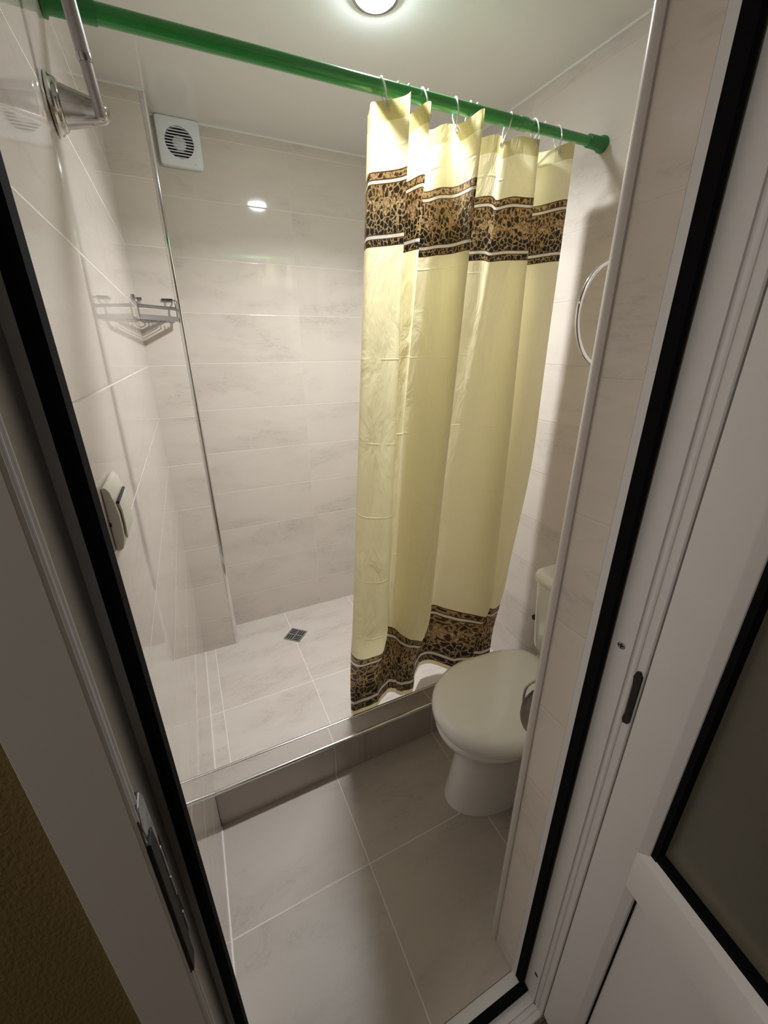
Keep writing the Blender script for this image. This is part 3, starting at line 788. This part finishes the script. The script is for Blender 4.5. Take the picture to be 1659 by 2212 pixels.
# brackets
part('bracket', box(-0.014, 0.024, YC - 0.006, YC - 0.0005, zb - 0.004, zb + 0.004), M_chrome2, bk, bevel=0.001)
part('bracket', box(wlx(YC, zb) + 0.003, -0.078, YC - 0.006, YC - 0.0005, zb - 0.003, zb + 0.005), M_chrome2, bk, bevel=0.001)
part('bracket', box(xw + 0.0005, xw + 0.006, yl + 0.000, yl + 0.040, zb - 0.006, zb + 0.002), M_chrome2, bk, bevel=0.001)
part('back_wire', tube(spline([(-0.086, YC - 0.005, zb - 0.002), (-0.085, YC - 0.005, zb - 0.016), (-0.080, YC - 0.005, zb - 0.019), (-0.012, YC - 0.005, zb - 0.023), (-0.003, YC - 0.005, zb - 0.021), (-0.002, YC - 0.005, zb - 0.002)], 4), 0.0013, 8), M_chrome2, bk, smooth=True)

# ---------------------------------------------------------------- splash-proof wall socket
sk = tag(empty('wall_socket', (wlx(0.64, 1.29), 0.64, 1.29)), 'cream splash-proof wall socket with hinged cover on the left wall', 'socket')
def XWk(y, z): return wlx(y, z) + 0.0004
prof = [(0.0, 1.336), (0.0045, 1.3365), (0.0085, 1.330), (0.0110, 1.316), (0.0128, 1.298), (0.0130, 1.280), (0.0118, 1.262), (0.0085, 1.2495), (0.0050, 1.2465), (0.0, 1.2465)]
Y0s, Y1s = 0.598, 0.684
bm = prism(prof, lambda p: (XWk(Y0s, p[1]) + p[0], Y0s, p[1]), lambda p: (XWk(Y1s, p[1]) + p[0], Y1s, p[1]))
hous = part('housing', bm, M_cream, sk, bevel=0.0018, seg=3)
lid = [(0.0108, 1.312), (0.0150, 1.311), (0.0162, 1.300), (0.0162, 1.280), (0.0150, 1.262), (0.0138, 1.258), (0.0128, 1.262), (0.0140, 1.280), (0.0140, 1.300)]
bm = prism(lid, lambda p: (XWk(0.61, p[1]) + p[0], 0.608, p[1]), lambda p: (XWk(0.672, p[1]) + p[0], 0.674, p[1]))
flap = part('cover_flap', bm, M_cream, sk, bevel=0.0006)
part('hinge_pin', tube([(XWk(0.61, 1.312) + 0.0135, 0.606, 1.3125), (XWk(0.61, 1.312) + 0.0135, 0.676, 1.3125)], 0.0020, 12), M_dark, flap, smooth=True)
part('cover_latch', box(XWk(0.6, 1.27) + 0.0002, XWk(0.6, 1.27) + 0.0022, 0.5972, 0.5985, 1.283, 1.288), M_dark, hous)

# ---------------------------------------------------------------- towel ring
tr = tag(empty('towel_ring', (0.63, YF, 1.62)), 'chrome towel ring on the wall behind the door reveal', 'towel ring')
cR = Vector((0.627, 0.480, 1.5455)); rr = 0.0765
pts = [(cR.x + rr * math.cos(math.radians(a)), cR.y + 0.004 * math.sin(math.radians(a)), cR.z + rr * math.sin(math.radians(a))) for a in range(0, 360, 6)]
part('hoop', tube(pts, 0.0035, 14, closed=True), M_chrome, tr, smooth=True)
part('post', tube([(0.627, YF + 0.001, 1.625), (0.627, YF + 0.008, 1.625), (0.627, YF + 0.010, 1.625), (0.627, 0.492, 1.6245)], [0.022, 0.021, 0.010, 0.009], 24), M_chrome, tr, smooth=True, angle=45)

# ---------------------------------------------------------------- paper holder
ph = tag(empty('toilet_paper_holder', (0.63, YF, 0.78)), 'chrome toilet paper holder with curved cover beside the toilet', 'paper holder')
ol = [(0.575,0.818),(0.560,0.812),(0.553,0.800),(0.551,0.780),(0.554,0.755),(0.562,0.725),(0.575,0.695),(0.592,0.670),(0.612,0.653),(0.640,0.646),
      (0.668,0.653),(0.688,0.670),(0.705,0.695),(0.718,0.725),(0.726,0.755),(0.729,0.780),(0.727,0.800),(0.720,0.812),(0.705,0.818)]
cxo, czo = 0.64, 0.735
def cv(k, dy):
    return [Vector((cxo + (x - cxo) * k, 0.478 - 1.6 * (z2 - czo) ** 2 - 0.9 * ((cxo + (x - cxo) * k) - cxo) ** 2 + dy, z2)) for x, z in ol for z2 in [czo + (z - czo) * k]]
bm = bmesh.new()
add_loft(bm, [cv(0.3, -0.0015), cv(0.7, -0.0015), cv(0.97, -0.0015), cv(1.0, 0.0), cv(0.97, 0.0012), cv(0.7, 0.0012), cv(0.3, 0.0012)])
part('cover', bm, M_chromed, ph, smooth=True, angle=60)
part('wire_arm', tube(spline([(0.64, 0.486, 0.808), (0.605, 0.488, 0.806), (0.586, 0.490, 0.797), (0.583, 0.492, 0.770), (0.588, 0.492, 0.728), (0.600, 0.491, 0.715), (0.64, 0.490, 0.712)], 6), 0.0028, 10), M_chrome2, ph, smooth=True)
part('back_plate', box(0.595, 0.685, YF + 0.0005, YF + 0.012, 0.75, 0.815), M_chrome, ph, bevel=0.003)
part('bracket', tube([(0.64, YF + 0.01, 0.800), (0.64, 0.466, 0.800)], 0.006, 12), M_chrome, ph, smooth=True)

# ---------------------------------------------------------------- toilet
wc = tag(empty('toilet', (0.86, 0.765, 0.0)), 'white close-coupled toilet with closed lid beside the shower step', 'toilet')
TY = 0.765
def lid_outline(n=64, grow=0.0, x0=0.556, x1=1.045, hw=0.192):
    """egg plan, tip toward -x, squarer at the back"""
    out = []
    cxm = x0 + 0.225
    for k in range(n):
        a = 2 * PI * k / n
        ca, sa = math.cos(a), math.sin(a)
        if ca < 0:   # front half ellipse
            x = cxm + ca * (cxm - x0 + grow); y = sa * (hw + grow)
        else:        # back: superellipse taper
            e = 2 / 5.5
            x = cxm + (abs(ca) ** e) * (x1 - cxm + grow)
            y = math.copysign(abs(sa) ** e, sa) * (hw + grow)
            y *= 1 - 0.17 * ((x - cxm) / (x1 - cxm)) ** 1.6
        out.append((x, TY + y))
    return out
def ring_at(g, z, dome=0.0, **k): return [Vector((x, y, z)) for x, y in lid_outline(grow=g, **k)]
# lid
rg = [ring_at(-0.003, 0.3935), ring_at(0.000, 0.3943), ring_at(0.001, 0.402), ring_at(0.000, 0.410), ring_at(-0.003, 0.4175), ring_at(-0.008, 0.4240), ring_at(-0.016, 0.4295), ring_at(-0.028, 0.4338), ring_at(-0.045, 0.4370), ring_at(-0.09, 0.4400), ring_at(-0.15, 0.4410)]
part('lid', add_loft(bmesh.new(), rg), M_seat, wc, smooth=True, angle=60)
rg = [ring_at(-0.050, 0.363), ring_at(-0.030, 0.3645), ring_at(-0.014, 0.3695), ring_at(-0.005, 0.3775), ring_at(-0.0003, 0.386), ring_at(0.0000, 0.3925), ring_at(-0.004, 0.3932), ring_at(-0.040, 0.3933)]
part('seat', add_loft(bmesh.new(), rg), M_seat, wc, smooth=True, angle=60)
# bowl and pedestal: one loft from rim to foot
def ell(cx_, a_f, a_b, b_, z, e=2.0, n=56):
    out = []
    for k in range(n):
        t_ = 2 * PI * k / n; c_, s_ = math.cos(t_), math.sin(t_)
        ax = a_b if c_ > 0 else a_f
        ex = 2 / (e if c_ > 0 else 2.0)
        out.append(Vector((cx_ + math.copysign(abs(c_) ** ex, c_) * ax, TY + math.copysign(abs(s_) ** ex, s_) * b_, z)))
    return out
rg = [ell(0.80, 0.190, 0.30, 0.112, 0.0, 3), ell(0.80, 0.188, 0.30, 0.111, 0.012, 3), ell(0.80, 0.178, 0.28, 0.104, 0.06, 3), ell(0.80, 0.166, 0.27, 0.098, 0.14, 3),
      ell(0.80, 0.158, 0.27, 0.098, 0.20, 3), ell(0.80, 0.160, 0.28, 0.108, 0.245, 3), ell(0.79, 0.180, 0.29, 0.130, 0.285, 2.8), ell(0.785, 0.203, 0.29, 0.150, 0.310, 2.6),
      ell(0.783, 0.215, 0.29, 0.166, 0.336, 2.6), ell(0.782, 0.218, 0.29, 0.170, 0.352, 2.6), ell(0.782, 0.214, 0.29, 0.168, 0.3625, 2.6), ell(0.782, 0.16, 0.28, 0.12, 0.3628, 2.6)]
part('bowl', add_loft(bmesh.new(), rg), M_porc, wc, smooth=True, angle=60)
part('shelf', box(1.00, XR - 0.003, TY - 0.125, TY + 0.125, 0.30, 0.380), M_porc, wc, bevel=0.012, seg=4)
# cistern
def rrect(x0, x1, hy, r, z, n=5):
    out = []
    for cx_, cy_, a0_ in ((x1 - 0.01, TY + hy - 0.01, 0), (x0 + r, TY + hy - r, 90), (x0 + r, TY - hy + r, 180), (x1 - 0.01, TY - hy + 0.01, 270)):
        rr_ = 0.01 if a0_ in (0, 270) else r
        for k in range(n + 1):
            a = math.radians(a0_ + 90 * k / n); out.append(Vector((cx_ + rr_ * math.cos(a), cy_ + rr_ * math.sin(a), z)))
    return out
XW = XR - 0.004
rg = [rrect(1.105, XW, 0.130, 0.045, 0.372), rrect(1.080, XW, 0.150, 0.05, 0.392), rrect(1.068, XW, 0.160, 0.052, 0.430), rrect(1.062, XW, 0.165, 0.055, 0.50), rrect(1.056, XW, 0.172, 0.055, 0.62), rrect(1.052, XW, 0.176, 0.055, 0.706)]
part('cistern', add_loft(bmesh.new(), rg), M_porc, wc, smooth=True, angle=60)
rg = [rrect(1.050, XW, 0.177, 0.057, 0.7075), rrect(1.044, XW, 0.183, 0.060, 0.712), rrect(1.043, XW, 0.184, 0.060, 0.728), rrect(1.047, XW, 0.180, 0.057, 0.738), rrect(1.060, XW, 0.168, 0.050, 0.7445), rrect(1.09, XW - 0.02, 0.14, 0.03, 0.7475)]
clid = part('cistern_lid', add_loft(bmesh.new(), rg), M_porc, wc, smooth=True, angle=60)
part('flush_button', lathe([(0.020, 0.0), (0.020, 0.004), (0.017, 0.0055), (0.0, 0.006)], Matrix.Translation((1.13, TY, 0.746)), 28), M_chrome, clid, smooth=True)
for s_ in (-1, 1):
    part('hinge', tube([(1.035, TY + s_ * 0.075 - 0.012, 0.396), (1.035, TY + s_ * 0.075 + 0.012, 0.396)], 0.009, 14), M_seat, wc, smooth=True)
# water valve on the wall beside the cistern
vv = tag(empty('water_valve', (XR, 0.985, 0.47)), 'small dark water valve on the wall beside the toilet cistern', 'valve')
part('body', tube([(XR - 0.001, 0.985, 0.47), (XR - 0.006, 0.985, 0.47), (XR - 0.008, 0.985, 0.47), (XR - 0.045, 0.985, 0.47)], [0.016, 0.015, 0.008, 0.008], 16), M_chrome2, vv, smooth=True, angle=45)
part('knob', tube([(XR - 0.046, 0.985, 0.47), (XR - 0.060, 0.985, 0.47)], [0.012, 0.011], 12), M_dark, vv, smooth=True, angle=45)
